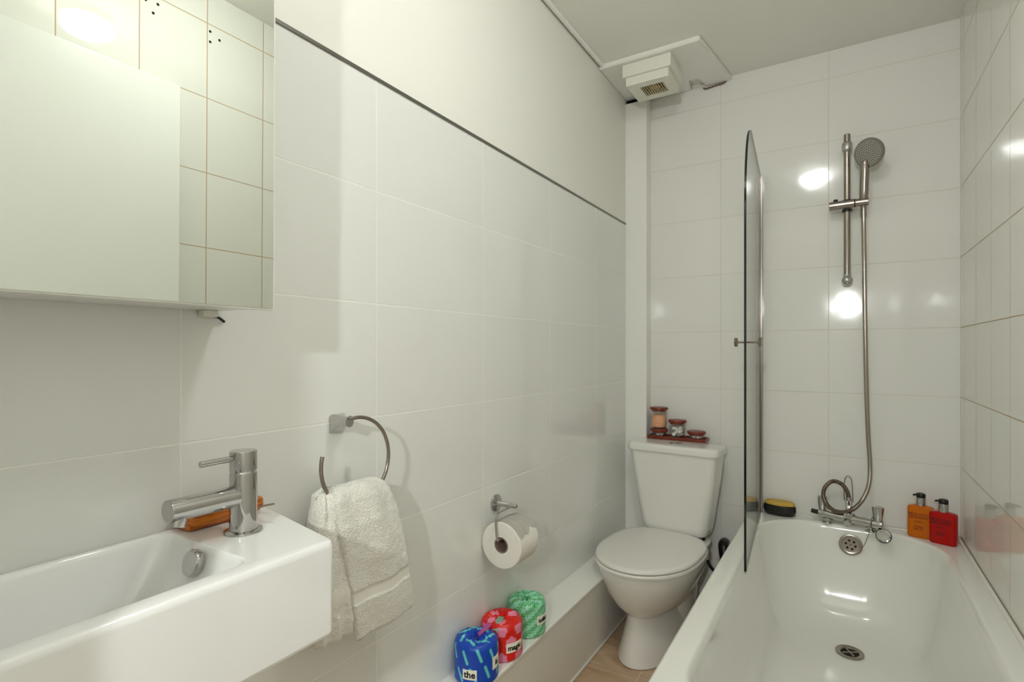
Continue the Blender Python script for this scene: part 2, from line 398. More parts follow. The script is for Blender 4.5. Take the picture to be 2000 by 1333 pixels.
# ------------------------------------------------------------------ basin
ZB = .857
t = thing('wash_basin', 'white ceramic wall hung wash basin with square edges', 'wash basin', (XL, .28, ZB - .134))
def shr(v):
    k = max(0, (v.y - .35) / .19)
    v.y += k * (-.22 * (v.x - XL) + .022)
bm = B()
ocx, ohx = (XL + .002 - .604) / 2, (-.604 - XL - .002) / 2
icx, ihx = (-.834 - .634) / 2, .100
R = []
R.append(rrect(ocx, .285, ohx - .012, .245, .006, ZB - .134, shear=shr))
R.append(rrect(ocx, .285, ohx - .004, .253, .008, ZB - .132, shear=shr))
R.append(rrect(ocx, .285, ohx - .001, .256, .009, ZB - .126, shear=shr))
R.append(rrect(ocx, .285, ohx, .257, .010, ZB - .010, shear=shr))
R.append(rrect(ocx, .285, ohx - .0015, .2555, .010, ZB - .003, shear=shr))
R.append(rrect(ocx, .285, ohx - .006, .251, .009, ZB, shear=shr))
R.append(rrect(icx, .215, ihx + .004, .189, .022, ZB))
R.append(rrect(icx, .215, ihx + .001, .186, .020, ZB - .0015))
R.append(rrect(icx, .214, ihx - .002, .183, .020, ZB - .008))
R.append(rrect(icx, .213, ihx - .006, .176, .024, ZB - .03))
R.append(rrect(icx, .207, ihx - .014, .158, .030, ZB - .07))
R.append(rrect(icx, .200, ihx - .022, .142, .034, ZB - .090))
R.append(rrect(icx, .195, ihx - .034, .125, .034, ZB - .099))
R.append(rrect(icx, .195, ihx - .070, .070, .020, ZB - .103))
loft(bm, R); obj('bowl', bm, M_basin, t, smooth=50)
bm = B(); n = Vector((0, -1, .28)).normalized()
lathe(bm, [(.0165, -.004), (.0175, 0), (.0175, .004), (.016, .0065), (.013, .0068), (0, .0062)], (-.735, .386, .838), n); obj('overflow_cap', bm, M_chrome, t)
bm = B(); lathe(bm, [(.028, 0), (.028, .003), (.022, .006), (0, .007)], (-.734, .17, ZB - .103)); obj('waste_plug', bm, M_chrome, t)

# basin tap
bx, by = -.745, .4615
t = thing('basin_tap', 'chrome single lever tap standing on the wash basin', 'tap', (bx, by, ZB))
bm = B(); lathe(bm, [(.0255, 0), (.0262, .0012), (.0258, .003), (.022, .0045), (.0195, .005)], (bx, by, ZB), n=48); obj('base_ring', bm, M_chrome, t)
bm = B(); lathe(bm, [(.0195, .004), (.0188, .012), (.0186, .060), (.0186, .0860), (.0175, .0875), (.0172, .089)], (bx, by, ZB), n=48); obj('body', bm, M_chrome, t)
bm = B(); lathe(bm, [(.0170, .088), (.0186, .0905), (.0186, .1165), (.0178, .118), (0, .1182)], (bx, by, ZB), n=48); obj('cap', bm, M_chrome, t)
bm = B(); cyl(bm, (bx, by - .01, ZB + .054), (bx + .001, .357, ZB + .0545), .0152, 40, .0015); cyl(bm, (bx + .001, .371, ZB + .046), (bx + .001, .368, ZB + .033), .0115, 32, .001); obj('spout', bm, M_chrome, t)
bm = B(); tube(bm, smooth_path([(bx, by - .015, ZB + .1085), (bx, by - .04, ZB + .1085), (bx, by - .062, ZB + .108)], 6), .0043, 16); cyl(bm, (bx + .010, by - .0150, ZB + .101), (bx + .012, by - .0172, ZB + .101), .0028, 12); obj('lever', bm, M_chrome, t)

# soap dish
t = thing('soap_dish', 'small orange wooden soap dish behind the chrome tap', 'soap dish', (-.826, .470, ZB))
bm = B()
R = [rrect(-.826, .470, .020, .052, .006, ZB + .0002), rrect(-.826, .470, .0235, .0555, .009, ZB + .004), rrect(-.826, .474, .0255, .0605, .010, ZB + .012), rrect(-.826, .474, .0255, .0605, .010, ZB + .022),
     rrect(-.826, .474, .0235, .0585, .009, ZB + .0255), rrect(-.826, .474, .0195, .053, .008, ZB + .0255), rrect(-.826, .474, .0175, .050, .008, ZB + .0180)]
loft(bm, R); obj('dish', bm, M_wood, t, smooth=50)
bm = B(); tube(bm, smooth_path([(-.803, .522, ZB + .010), (-.796, .530, ZB + .013), (-.786, .540, ZB + .015)]), .0016, 8); obj('hanging_cord', bm, M_soap, t)
bm = B(); R = [rrect(-.826, .462, .012, .034, .010, ZB + .0182), rrect(-.826, .462, .015, .038, .012, ZB + .022), rrect(-.826, .462, .015, .038, .012, ZB + .031), rrect(-.826, .462, .011, .034, .010, ZB + .0345)]
loft(bm, R); tag(obj('soap_bar', bm, M_soap, at=(-.826, .462, ZB + .0152), smooth=50), 'flat greyish soap bar lying in the orange wooden dish', 'soap')

# ------------------------------------------------------------------ towel ring and towel
RY, RZ, RR, RX = .7175, .910, .083, -.790
t = thing('towel_ring', 'chrome open towel ring on a square plate on the tiles', 'towel ring', (XL, .722, .976))
bm = B()
rr_ = []
for dx, s_, r_ in ((0, .018, .004), (.002, .0185, .005), (.010, .0175, .005), (.022, .0125, .006), (.034, .0100, .009), (.050, .0098, .0097)):
    cz = .976 + (.008 if dx > .02 else .008 * dx / .02)
    rr_.append([Vector((XL + dx, .722 + v.x - (0.018 if dx > .03 else .018 * dx / .03) * .6, cz + v.y)) for v in rrect(0, 0, s_, s_, r_, 0, 6, 3)])
loft(bm, rr_); obj('wall_plate', bm, M_chrome, t, smooth=35)
bm = B(); pts = []
a0, a1 = math.radians(97), math.radians(97 - 292)
for i in range(73):
    a = a0 + (a1 - a0) * i / 72
    pts.append(Vector((RX, RY + RR * math.cos(a), RZ + RR * math.sin(a))))
pts = [Vector((RX - .012, RY - .008, RZ + RR + .0))] + pts
tube(bm, pts, .0037, 14); obj('ring', bm, M_chrome_b, t)

# towel: closed cloth lofts hanging over the lower arc of the ring
def cloth_lobe(bm, stations, n=120, seed=0, fold=3, amp=.004):
    """stations: (z, yc, hw, xc, hd, pile); cross-section is a flattened oval with soft folds"""
    out = []
    S = []
    for i in range(len(stations) - 1):
        a, b_ = stations[i], stations[i + 1]
        k = max(2, int(abs(b_[0] - a[0]) / .0035))
        for j in range(k):
            f = j / k
            S.append([a[q] + (b_[q] - a[q]) * f for q in range(6)])
    S.append(list(stations[-1]))
    for (z, yc, hw, xc, hd, pile) in S:
        ring = []
        for i in range(n):
            a = 2 * PI * i / n
            ca, sa = math.cos(a), math.sin(a)
            u = math.copysign(abs(ca) ** .75, ca); v = math.copysign(abs(sa) ** .6, sa)
            dpt = hd * v + amp * math.sin(u * fold * PI + seed) * (0.6 + .4 * math.sin(z * 9 + seed)) * (1 if sa > 0 else .4)
            p = Vector((xc + dpt, yc + hw * u, z + .006 * u * math.sin(seed + 2)))
            q = noise.noise(p * 90 + Vector((seed, 0, 0))) * .0016 * pile + noise.noise(p * 22) * .003
            p.x += q * (1 if sa > 0 else -1)
            ring.append(p)
        out.append((ring, pile))
    R = loft(bm, [r for r, _ in out])
    lay = bm.loops.layers.color.get('pile') or bm.loops.layers.color.new('pile')
    m_ = {}
    for (r, pl), vs in zip(out, R):
        for v in vs: m_[v] = pl
    for f in bm.faces:
        for l in f.loops:
            if l.vert in m_: l[lay] = (m_[l.vert],) * 3 + (1,)
bm = B()
def band(z): return .1 if .654 < z < .676 else 1
fr = []
for (z, yl, yr, xc, hd) in ((.872, .690, .745, -.790, .006), (.870, .668, .762, -.789, .012), (.862, .655, .777, -.787, .017), (.848, .648, .787, -.785, .019), (.80, .653, .808, -.781, .018), (.74, .668, .824, -.780, .016),
                            (.68, .680, .836, -.779, .015), (.677, .680, .8365, -.779, .015), (.674, .681, .837, -.779, .013), (.656, .684, .840, -.779, .013), (.653, .684, .841, -.779, .016), (.62, .690, .846, -.778, .016), (.59, .694, .850, -.778, .014), (.583, .697, .847, -.778, .006)):
    fr.append((z, (yl + yr) / 2, (yr - yl) / 2, xc + .008 * min(1, (.872 - z) / .04), hd, .15 if .655 < z < .6775 else 1.0))
cloth_lobe(bm, fr, seed=1.0, fold=1.6, amp=.0045)
fl = []
for (z, yl, yr, xc, hd) in ((.866, .640, .668, -.795, .006), (.858, .630, .684, -.794, .014), (.84, .622, .695, -.793, .021), (.78, .614, .700, -.792, .024), (.70, .612, .712, -.792, .024), (.677, .612, .714, -.792, .024), (.655, .613, .716, -.792, .022), (.63, .615, .720, -.792, .023), (.600, .620, .722, -.793, .018), (.594, .624, .718, -.793, .008)):
    fl.append((z, (yl + yr) / 2, (yr - yl) / 2, xc, hd, .15 if .655 < z < .6775 else 1.0))
cloth_lobe(bm, fl, seed=4.2, fold=3.4, amp=.009)
fb = []
for (z, yl, yr, xc, hd) in ((.868, .650, .745, -.805, .006), (.855, .635, .768, -.812, .012), (.80, .630, .785, -.822, .013), (.70, .640, .805, -.824, .013), (.59, .655, .825, -.824, .012), (.578, .665, .820, -.824, .006)):
    fb.append((z, (yl + yr) / 2, (yr - yl) / 2, xc, hd, 1.0))
cloth_lobe(bm, fb, seed=2.2, fold=2, amp=.003)
tag(obj('hand_towel', bm, M_terry, at=(-.79, .71, .58), smooth=180), 'white terry hand towel hanging folded through the chrome ring', 'towel')

# ------------------------------------------------------------------ toilet roll holder and roll
t = thing('toilet_roll_holder', 'chrome toilet roll holder with a round wall plate', 'toilet roll holder', (XL, 1.29, .684))
bm = B(); lathe(bm, [(.024, 0), (.0245, .002), (.024, .006), (.016, .009), (.0095, .010), (.0075, .016), (.0060, .060), (.0065, .062), (.0065, .070), (.005, .072)], (XL, 1.290, .684), (1, 0, 0), 40); obj('wall_plate', bm, M_chrome, t)
bm = B(); tube(bm, smooth_path([(-.798, 1.296, .682), (-.798, 1.26, .6815), (-.796, 1.215, .681), (-.794, 1.205, .672), (-.792, 1.203, .64), (-.789, 1.203, .617), (-.788, 1.209, .611), (-.788, 1.23, .610), (-.788, 1.32, .610)], 6), .0033, 12); obj('roll_bar', bm, M_chrome, t)
bm = B()
rc = Vector((-.788, 1.220, .594))
prof = [(.0205, .003), (.0225, 0), (.060, 0), (.0625, .0015), (.063, .004), (.063, .094), (.0625, .0965), (.060, .098), (.0225, .098), (.0205, .095)]
X, Y, Z = frame((0, 1, 0))
rg = []
for r, h in prof:
    rg.append([rc + Z * h + (X * math.cos(2 * PI * i / 72) + Y * math.sin(2 * PI * i / 72)) * r for i in range(72)])
V = [[bm.verts.new(p) for p in r] for r in rg]
for k in range(len(V)):
    a, bb = V[k], V[(k + 1) % len(V)]
    for i in range(72): bm.faces.new((a[i], a[(i + 1) % 72], bb[(i + 1) % 72], bb[i]))
tr = thing('toilet_roll', 'plain white toilet roll hanging on the chrome holder', 'toilet roll', tuple(rc))
obj('paper', bm, M_paper, tr, smooth=50)
bm = B(); rg = [[rc + Z * h + (X * math.cos(2 * PI * i / 40) + Y * math.sin(2 * PI * i / 40)) * r for i in range(40)] for r, h in ((.0204, .0005), (.0190, .0), (.0190, .0985), (.0204, .098))]
V = [[bm.verts.new(p) for p in r] for r in rg]
for k in range(4):
    a, bb = V[k], V[(k + 1) % 4]
    for i in range(40): bm.faces.new((a[i], a[(i + 1) % 40], bb[(i + 1) % 40], bb[i]))
obj('core', bm, M_card, tr)
# loose last sheet, torn edge
bm = B(); rows = []
for j in range(13):
    yy = 1.222 + .094 * j / 12; row = []
    for i in range(14):
        a = math.radians(150 - 118 * i / 13 - (5 * math.sin(j * 1.3) + 6 * math.sin(j * .5)) * (i / 13))
        r = .0634 + .0028 * (i / 13) ** 2 + .0006 * math.sin(j * 2)
        row.append(bm.verts.new((rc.x + r * math.cos(a), yy, rc.z + r * math.sin(a))))
    rows.append(row)
for a, bb in zip(rows, rows[1:]):
    for i in range(13): bm.faces.new((a[i], a[i + 1], bb[i + 1], bb[i]))
bmesh.ops.solidify(bm, geom=list(bm.faces), thickness=.0004)
obj('loose_sheet', bm, M_paper, tr)

# ------------------------------------------------------------------ wrapped toilet rolls
ZL = .2967
def wrapped_roll(name, label, c, r, h, paint, spin=0, group='wrapped toilet rolls on the low ledge'):
    t = thing(name, label, 'toilet roll', (c[0], c[1], ZL), group)
    bm = B(); lay = bm.verts.layers.float_color.new('print')
    n = 220; prof = []
    def arc(cx, cz, rad, a0, a1, k):
        for i in range(k + 1):
            a = a0 + (a1 - a0) * i / k; prof.append((cx + rad * math.cos(a), cz + rad * math.sin(a)))
    prof.append((.008, .0005)); prof.append((r - .010, .0005))
    arc(r - .008, .008, .008, -PI / 2, 0, 4)
    for i in range(1, 60): prof.append((r, .008 + (h - .026) * i / 60))
    arc(r - .018, h - .018, .018, 0, PI / 2, 10)
    m = 22
    for i in range(1, m + 1):
        q = i / m; rr = (r - .018) * (1 - q) + .001; z = h - .016 * max(0, (q - .35) / .65) ** 2
        prof.append((rr, z))
    rings = []; arcl = 0; pz = None
    for k, (pr0, z) in enumerate(prof):
        if pz is not None: arcl += math.hypot(pr0 - pz[0], z - pz[1])
        pz = (pr0, z); ring = []
        topq = max(0.0, min(1.0, (r * .96 - pr0) / (r * .6))) if z > h * .6 else 0
        for i in range(n):
            a = 2 * PI * i / n
            wr_ = .0009 * noise.noise(Vector((math.cos(a) * 3, math.sin(a) * 3, z * 40 + spin)))
            pl = topq * .0030 * (math.sin(9 * a + 2.2 * math.sin(3 * a + spin)) + .5 * math.sin(17 * a + spin))
            pl *= min(1, pr0 / .012)
            rr = pr0 + wr_
            v = bm.verts.new((c[0] + rr * math.cos(a), c[1] + rr * math.sin(a), ZL + z + pl))
            v[lay] = paint(a, arcl, r, pr0, z)
            ring.append(v)
        rings.append(ring)
    for A_, B_ in zip(rings, rings[1:]):
        for i in range(n): bm.faces.new((A_[i], A_[(i + 1) % n], B_[(i + 1) % n], B_[i]))
    bm.faces.new(list(reversed(rings[0]))); bm.faces.new(rings[-1])
    o = obj('wrapper', bm, M_wrap, t, smooth=180)
    o.data.color_attributes.active_color_index = 0
    # gathered knot at the top centre
    bm = B(); lay = bm.verts.layers.float_color.new('print')
    for k in range(9):
        a = k * 2.4
        vs = sphere(bm, (c[0] + .005 * math.cos(a), c[1] + .005 * math.sin(a), ZL + h - .011 + .002 * (k % 3)), .0052, 10, (1, 1, .8))
    col = paint(0.3, .0, r, 0.0, h)
    for v in bm.verts: v[lay] = paint(-1, 0, 0, 0, 0)
    obj('twist', bm, M_wrap, t, smooth=180)
    return t
def mixc(a, b_, f): return tuple(a[i] + (b_[i] - a[i]) * f for i in range(4))
def uvof(a, arcl, r, pr0, z, h=.1):
    if z > .1 * .93 or pr0 < r * .75:     # flat top, planar print
        return (2.0 + pr0 * math.cos(a), pr0 * math.sin(a))
    return (a * r, z)
random.seed(11)
dashes = [(random.uniform(-.185, .185), random.uniform(0, .1), random.uniform(.9, 1.4)) for _ in range(40)]
dashes = []
for i in range(10):
    for j in range(2):
        dashes.append((-.17 + i * .036 + (j % 2) * .016, .030 + j * .046 + random.uniform(-.006, .006), .95 + random.uniform(-.12, .12)))
for i in range(7): dashes.append((2 + .035 * math.cos(i * .9 + .4), .035 * math.sin(i * .9 + .4), i * .9 + .4))
def paint_blue(a, arcl, r, pr0, z):
    base = rgb(4, 70, 186)
    if r == 0: return rgb(6, 30, 140)
    if a > PI: a -= 2 * PI
    u, v = uvof(a, arcl, r, pr0, z)
    best = 1
    for du, dv, ang in dashes:
        x, y = u - du, v - dv
        if abs(x) > .03 or abs(y) > .03: continue
        ca, sa = math.cos(ang + PI / 3), math.sin(ang + PI / 3)
        s_, n_ = x * ca + y * sa, -x * sa + y * ca
        d = math.hypot(max(0, abs(s_) - .0145), n_)
        best = min(best, d)
    f = max(0, min(1, (best - .0026) / .0016))
    return mixc(rgb(104, 214, 208), base, f)
blobs = []
for i in range(7):
    for j in range(3): blobs.append((-.165 + i * .054 + (j % 2) * .027, .008 + j * .040, random.uniform(.013, .016)))
blobs += [(2.018, -.030, .010), (2.02, .022, .012), (1.975, .0, .011), (1.99, -.035, .010)]
def paint_red(a, arcl, r, pr0, z):
    base = rgb(226, 26, 14)
    if r == 0: return rgb(200, 14, 8)
    if a > PI: a -= 2 * PI
    u, v = uvof(a, arcl, r, pr0, z)
    best = 1
    for du, dv, rad in blobs:
        best = min(best, math.hypot(u - du, (v - dv) * .8) - rad + .0014 * math.sin(7 * math.atan2(v - dv, u - du)))
    f = max(0, min(1, (best + .0008) / .0018))
    return mixc(rgb(240, 138, 168), base, f)
def paint_green(a, arcl, r, pr0, z):
    base = rgb(160, 230, 194)
    if r == 0: return rgb(20, 150, 96)
    if a > PI: a -= 2 * PI
    u, v = uvof(a, arcl, r, pr0, z)
    # rows of looping curls
    uu = u * .8 + v * .6; vv = -u * .6 + v * .8
    row = round(vv / .0235); dv = vv - row * .0235
    q = (uu / .0125 + row * .37); cell = q - math.floor(q)
    x = (cell - .5) * .0125; d1 = abs(math.hypot(x, dv - .001) - .0045)
    d2 = abs(dv + .0045 * math.cos(cell * 2 * PI) + .0035)
    d = min(d1, d2)
    f = max(0, min(1, (d - .0007) / .0009))
    return mixc(rgb(28, 160, 44), base, f)
BL, RD, GR = (-.795, 1.116), (-.795, 1.236), (-.795, 1.373)
t_bl = wrapped_roll('wrapped_toilet_roll', 'toilet roll wrapped in blue paper with pale mint dashes, nearest on the ledge', BL, .056, .101, paint_blue, 0.0)
t_rd = wrapped_roll('wrapped_toilet_roll', 'toilet roll wrapped in red paper with pink blobs, middle one on the ledge', RD, .056, .101, paint_red, 2.0)
t_gr = wrapped_roll('wrapped_toilet_roll', 'toilet roll wrapped in mint paper with green curls, farthest on the ledge', GR, .0545, .101, paint_green, 4.0)
def roll_label(t, c, r, ang, z, wdt, hgt, txt, size, tilt=0.0):
    ang = math.radians(ang)
    def wrapp(u, v, off): return Vector((c[0] + (r + off) * math.cos(ang + u / r), c[1] + (r + off) * math.sin(ang + u / r), z + v))
    bm = B(); n = 12; rows = []
    for j in range(2):
        rows.append([[bm.verts.new(wrapp(-wdt / 2 + wdt * i / n, (-hgt / 2, hgt / 2)[j], o_)) for i in range(n + 1)] for o_ in (-.0005, .0011)])
    for i in range(n):
        for o_ in (0, 1): bm.faces.new((rows[0][o_][i], rows[0][o_][i + 1], rows[1][o_][i + 1], rows[1][o_][i]))
        for j in (0, 1): bm.faces.new((rows[j][0][i], rows[j][0][i + 1], rows[j][1][i + 1], rows[j][1][i]))
    for i in (0, n): bm.faces.new((rows[0][0][i], rows[1][0][i], rows[1][1][i], rows[0][1][i]))
    l = obj('paper_label', bm, M_label, t, smooth=30)
    l['label'] = 'cream label reading ' + txt
    bm = text_mesh(txt, size, .0003, .0006)
    for v in bm.verts: v.co = wrapp(v.co.x, v.co.y, .0014 + v.co.z)
    obj('lettering', bm, M_ink, l, smooth=0)
roll_label(t_bl, BL, .056, -72, .328, .036, .024, 'the', .022)
roll_label(t_bl, BL, .056, 6, .345, .030, .030, 'is', .019)
roll_label(t_rd, RD, .056, -19, .335, .052, .024, 'magic', .019)
roll_label(t_gr, GR, .0545, -4, .345, .046, .024, 'toilet', .017)
def strip(t, c, p, m):
    bm = B(); pts = smooth_path([Vector(q) for q in p], 6); w_ = .0085
    L_, R_ = [], []
    for i, q in enumerate(pts):
        d = (pts[min(i + 1, len(pts) - 1)] - pts[max(0, i - 1)]); s_ = Vector((-d.y, d.x, 0)).normalized() * w_
        L_.append(bm.verts.new(q + s_)); R_.append(bm.verts.new(q - s_))
    for i in range(len(pts) - 1): bm.faces.new((L_[i], L_[i + 1], R_[i + 1], R_[i]))
    bmesh.ops.solidify(bm, geom=list(bm.faces), thickness=.0006)
    obj('tape_tab', bm, m, t, smooth=60)
zt = ZL + .101
strip(t_bl, BL, [(BL[0] + .002, BL[1] + .006, zt - .002), (BL[0] + .012, BL[1] + .020, zt + .010), (BL[0] + .016, BL[1] + .036, zt + .018)], M_pink)
strip(t_rd, RD, [(RD[0] + .008, RD[1] - .014, zt + .004), (RD[0] + .012, RD[1] - .036, zt + .001), (RD[0] + .014, RD[1] - .056, zt - .014)], M_mint)

# ------------------------------------------------------------------ toilet (local frame: +y to the back wall)
TR = math.radians(-5)
t = thing('toilet', 'white close coupled toilet in the far left corner', 'toilet', (-.600, 2.290, 0), rz=TR)
bm = B()
def egg(yf, yb, hw, z, n=72, pw=2.0, back=3.2, cx=0.0):
    cy = yb - (yb - yf) * .50; out = []
    for i in range(n):
        a = 2 * PI * i / n; s_, c_ = math.sin(a), math.cos(a)
        e = back if s_ > 0 else pw
        x = hw * math.copysign(abs(c_) ** (2 / (e if s_ > 0 else pw)), c_)
        y = ((yb - cy) if s_ > 0 else (cy - yf)) * math.copysign(abs(s_) ** (2 / e), s_)
        out.append(Vector((cx + x, cy + y, z)))
    return out
# pedestal
loft(bm, [egg(-.462, -.02, .105, .001), egg(-.466, -.015, .108, .005), egg(-.462, -.015, .105, .02), egg(-.445, -.012, .090, .08), egg(-.430, -.012, .076, .14), egg(-.425, -.01, .074, .20), egg(-.40, -.01, .10, .28)])
# rear part carrying the tank
loft(bm, [egg(-.25, .03, .100, .002), egg(-.25, .03, .098, .10), egg(-.26, .04, .105, .20), egg(-.28, .06, .13, .30), egg(-.28, .07, .150, .345), egg(-.27, .07, .150, .350)])
# bowl
loft(bm, [egg(-.34, -.16, .030, .148), egg(-.395, -.11, .062, .153), egg(-.438, -.08, .090, .172), egg(-.475, -.06, .124, .207), egg(-.503, -.045, .152, .252), egg(-.521, -.035, .172, .300), egg(-.529, -.03, .180, .332), egg(-.528, -.03, .180, .343), egg(-.524, -.034, .176, .347)])
pan = obj('pan', bm, M_ceramic, t, smooth=45)
bm = B(); loft(bm, [egg(-.531, -.052, .178, .346), egg(-.540, -.046, .187, .349), egg(-.542, -.045, .189, .356), egg(-.538, -.047, .186, .3615), egg(-.50, -.06, .16, .3625)]); obj('seat', bm, M_seat, t, smooth=50)
bm = B(); loft(bm, [egg(-.531, -.058, .178, .3630), egg(-.536, -.052, .184, .3655), egg(-.536, -.052, .184, .371), egg(-.531, -.056, .180, .3765), egg(-.515, -.066, .166, .3785), egg(-.44, -.12, .11, .380), egg(-.36, -.2, .04, .3805)]); obj('lid', bm, M_seat, t, smooth=50)
for s_ in (-1, 1):
    bm = B(); cyl(bm, (s_ * .07 - .02, -.046, .362), (s_ * .07 + .02, -.046, .362), .011, 20, .002); obj('hinge', bm, M_chrome, t)
# tank
bm = B()
def tk(z, hw, yf, yb, r): return rrect(0, (yf + yb) / 2, hw, (yb - yf) / 2, r, z, 8, 4)
loft(bm, [tk(.362, .110, -.034, .05, .03), tk(.365, .124, -.044, .06, .032), tk(.374, .134, -.050, .066, .034), tk(.40, .141, -.053, .07, .034), tk(.50, .156, -.060, .072, .034), tk(.60, .170, -.069, .074, .032), tk(.700, .181, -.076, .075, .030)])
obj('tank', bm, M_ceramic, t, smooth=50)
bm = B(); loft(bm, [tk(.6985, .182, -.078, .078, .03), tk(.7005, .189, -.084, .082, .032), tk(.704, .191, -.086, .084, .034), tk(.720, .191, -.086, .084, .034), tk(.7275, .188, -.083, .082, .032), tk(.7315, .180, -.075, .078, .03), tk(.7325, .14, -.05, .05, .03)]); obj('tank_lid', bm, M_ceramic, t, smooth=50)
bm = B(); lathe(bm, [(.0255, .0), (.0255, .003), (.023, .0045), (.0205, .004), (.0200, .0028), (0, .0030)], (0.003, -.014, .732)); obj('flush_button', bm, M_chrome, t)
bm = B(); tube(bm, smooth_path([(.10, .02, .39), (.112, .0, .36), (.125, -.02, .33), (.135, -.025, .28), (.160, -.02, .24), (.20, .03, .20)], 8), .0065, 12, rf=lambda i, n: .0062 + .0006 * (i % 2)); obj('supply_hose', bm, M_black, t)
bm = B(); cyl(bm, (.128, -.024, .318), (.138, -.026, .283), .011, 8); cyl(bm, (.120, -.016, .345), (.124, -.019, .332), .010, 8); obj('valve', bm, M_chrome, t)
# waste pipe under the bath edge
bm = B(); tube(bm, smooth_path([(-.432, 2.436, .30), (-.432, 2.40, .30), (-.425, 2.38, .27), (-.415, 2.375, .20), (-.41, 2.375, .0)], 6), .021, 20)
tag(obj('waste_pipe', bm, M_black, at=(-.41, 2.40, 0), smooth=60), 'dark pipe elbow low on the wall between toilet and bath', 'pipe')

# ------------------------------------------------------------------ jars on the tank lid
ZT = .7335
bm = B()
def tray_pt(v): return v
box(bm, -.742, -.494, 2.345, 2.424, ZT, ZT + .007, .001); box(bm, -.742, -.494, 2.345, 2.350, ZT + .007, ZT + .013, .001); box(bm, -.742, -.494, 2.419, 2.424, ZT + .007, ZT + .013, .001)
box(bm, -.742, -.737, 2.350, 2.419, ZT + .007, ZT + .013, .001); box(bm, -.499, -.494, 2.350, 2.419, ZT + .007, ZT + .013, .001)
tag(obj('wooden_tray', bm, M_redwood, at=(-.618, 2.384, ZT), smooth=30), 'narrow dark red wooden tray on top of the toilet tank', 'tray')
def jar(label, x, y, z, h, cont, fill, r=.034):
    t = thing('storage_jar', label, 'jar', (x, y, z), 'glass storage jars with wooden lids')
    bm = B(); lathe(bm, [(r - .004, 0), (r - .001, .001), (r, .004), (r, h - .008), (r - .001, h - .004), (r - .003, h - .004), (r - .002, h - .008), (r - .002, .006), (r - .005, .0045), (0.0005, .0045)], (x, y, z), n=40, cap=True); obj('glass', bm, M_jarglass, t)
    bm = B(); lathe(bm, [(r - .004, h - .010), (r - .004, h - .0035), (r + .003, h - .003), (r + .0045, h - .001), (r + .0045, h + .005), (r + .003, h + .0075), (r - .004, h + .008), (0, h + .0082)], (x, y, z), n=40); obj('lid', bm, M_redwood, t)
    bm = B()
    if cont is M_salt:
        lathe(bm, [(r - .008, .006), (r - .004, .010), (r - .0035, fill * .5), (r - .005, fill * .8), (r - .012, fill), (0, fill + .002)], (x, y, z), n=32)
        for v in bm.verts:
            v.co += Vector((noise.noise(v.co * 130), noise.noise(v.co * 130 + Vector((5, 0, 0))), noise.noise(v.co * 90))) * .0016
        obj('bath_salts', bm, cont, t, smooth=180)
    else:
        rs = random.Random(int(x * -1000))
        k = max(5, int(fill * 420))
        for i in range(k):
            a = rs.uniform(0, 2 * PI); rad = rs.uniform(.004, r - .014); zz = .012 + (fill - .018) * (i / k)
            vs = sphere(bm, (x + rad * math.cos(a), y + rad * math.sin(a), z + zz), .0092, 12, (1, 1, .85))
            for v in vs: v.co += Vector((noise.noise(v.co * 150), noise.noise(v.co * 150 + Vector((7, 0, 0))), noise.noise(v.co * 150 + Vector((0, 9, 0))))) * .003
        obj('cotton_wool', bm, cont, t, smooth=180)['kind'] = 'stuff'
    return t
zj = ZT + .0072
jar('squat glass jar of cotton pads, standing under the peach jar', -.701, 2.384, zj, .027, M_cotton, .018)
jar('tallest stacked glass jar of peach bath salts with wooden lid', -.701, 2.384, zj + .0353, .086, M_salt, .060)
jar('middle glass jar of white cotton wool balls on the tray', -.620, 2.384, zj, .070, M_cotton, .052)
jar('squat glass jar of white cotton pads, right end of the tray', -.539, 2.384, zj, .027, M_cotton, .018)

# ------------------------------------------------------------------ extractor fan
t = thing('extractor_fan', 'square white extractor fan with slatted grille under the ceiling', 'extractor fan', (-.66, 2.16, ZC - .02))
bm = B(); box(bm, -.760, -.566, 2.078, 2.262, ZC - .072, ZC - .0205, .003); obj('housing', bm, M_plastic, t)
bm = B()
g0, g1, h0, h1 = -.703, -.610, 2.128, 2.216
zt0, zt1 = ZC - .105, ZC - .0715
for (a, b_, c_, d_) in ((-.748, g0, 2.090, 2.250), (g1, -.578, 2.090, 2.250), (g0, g1, 2.090, h0), (g0, g1, h1, 2.250)): box(bm, a, b_, c_, d_, zt0, zt1)
bmesh.ops.remove_doubles(bm, verts=bm.verts, dist=.0001)
obj('cover', bm, M_plastic, t, smooth=0)
bm = B(); box(bm, g0, g1, h0, h1, zt0 + .020, zt0 + .022); obj('dark_interior', bm, mat('dark_brown', rgb(70, 44, 14), .8), t)  # dark brown plate behind the slats
for k in range(10):
    x = g0 + .0045 + k * (g1 - g0 - .009) / 9
    bm = B(); box(bm, x - .0013, x + .0013, h0, h1, zt0 + .0005, zt0 + .006, .0005); obj('slat', bm, mat('aged_plastic', rgb(222, 206, 160), .4) if k == 0 else bpy.data.materials['aged_plastic'], t)
bm = B(); cyl(bm, ((g0 + g1) / 2, (h0 + h1) / 2, zt0 + .0065), ((g0 + g1) / 2, (h0 + h1) / 2, zt0 + .012), .020, 24); obj('motor_hub', bm, bpy.data.materials['aged_plastic'], t)

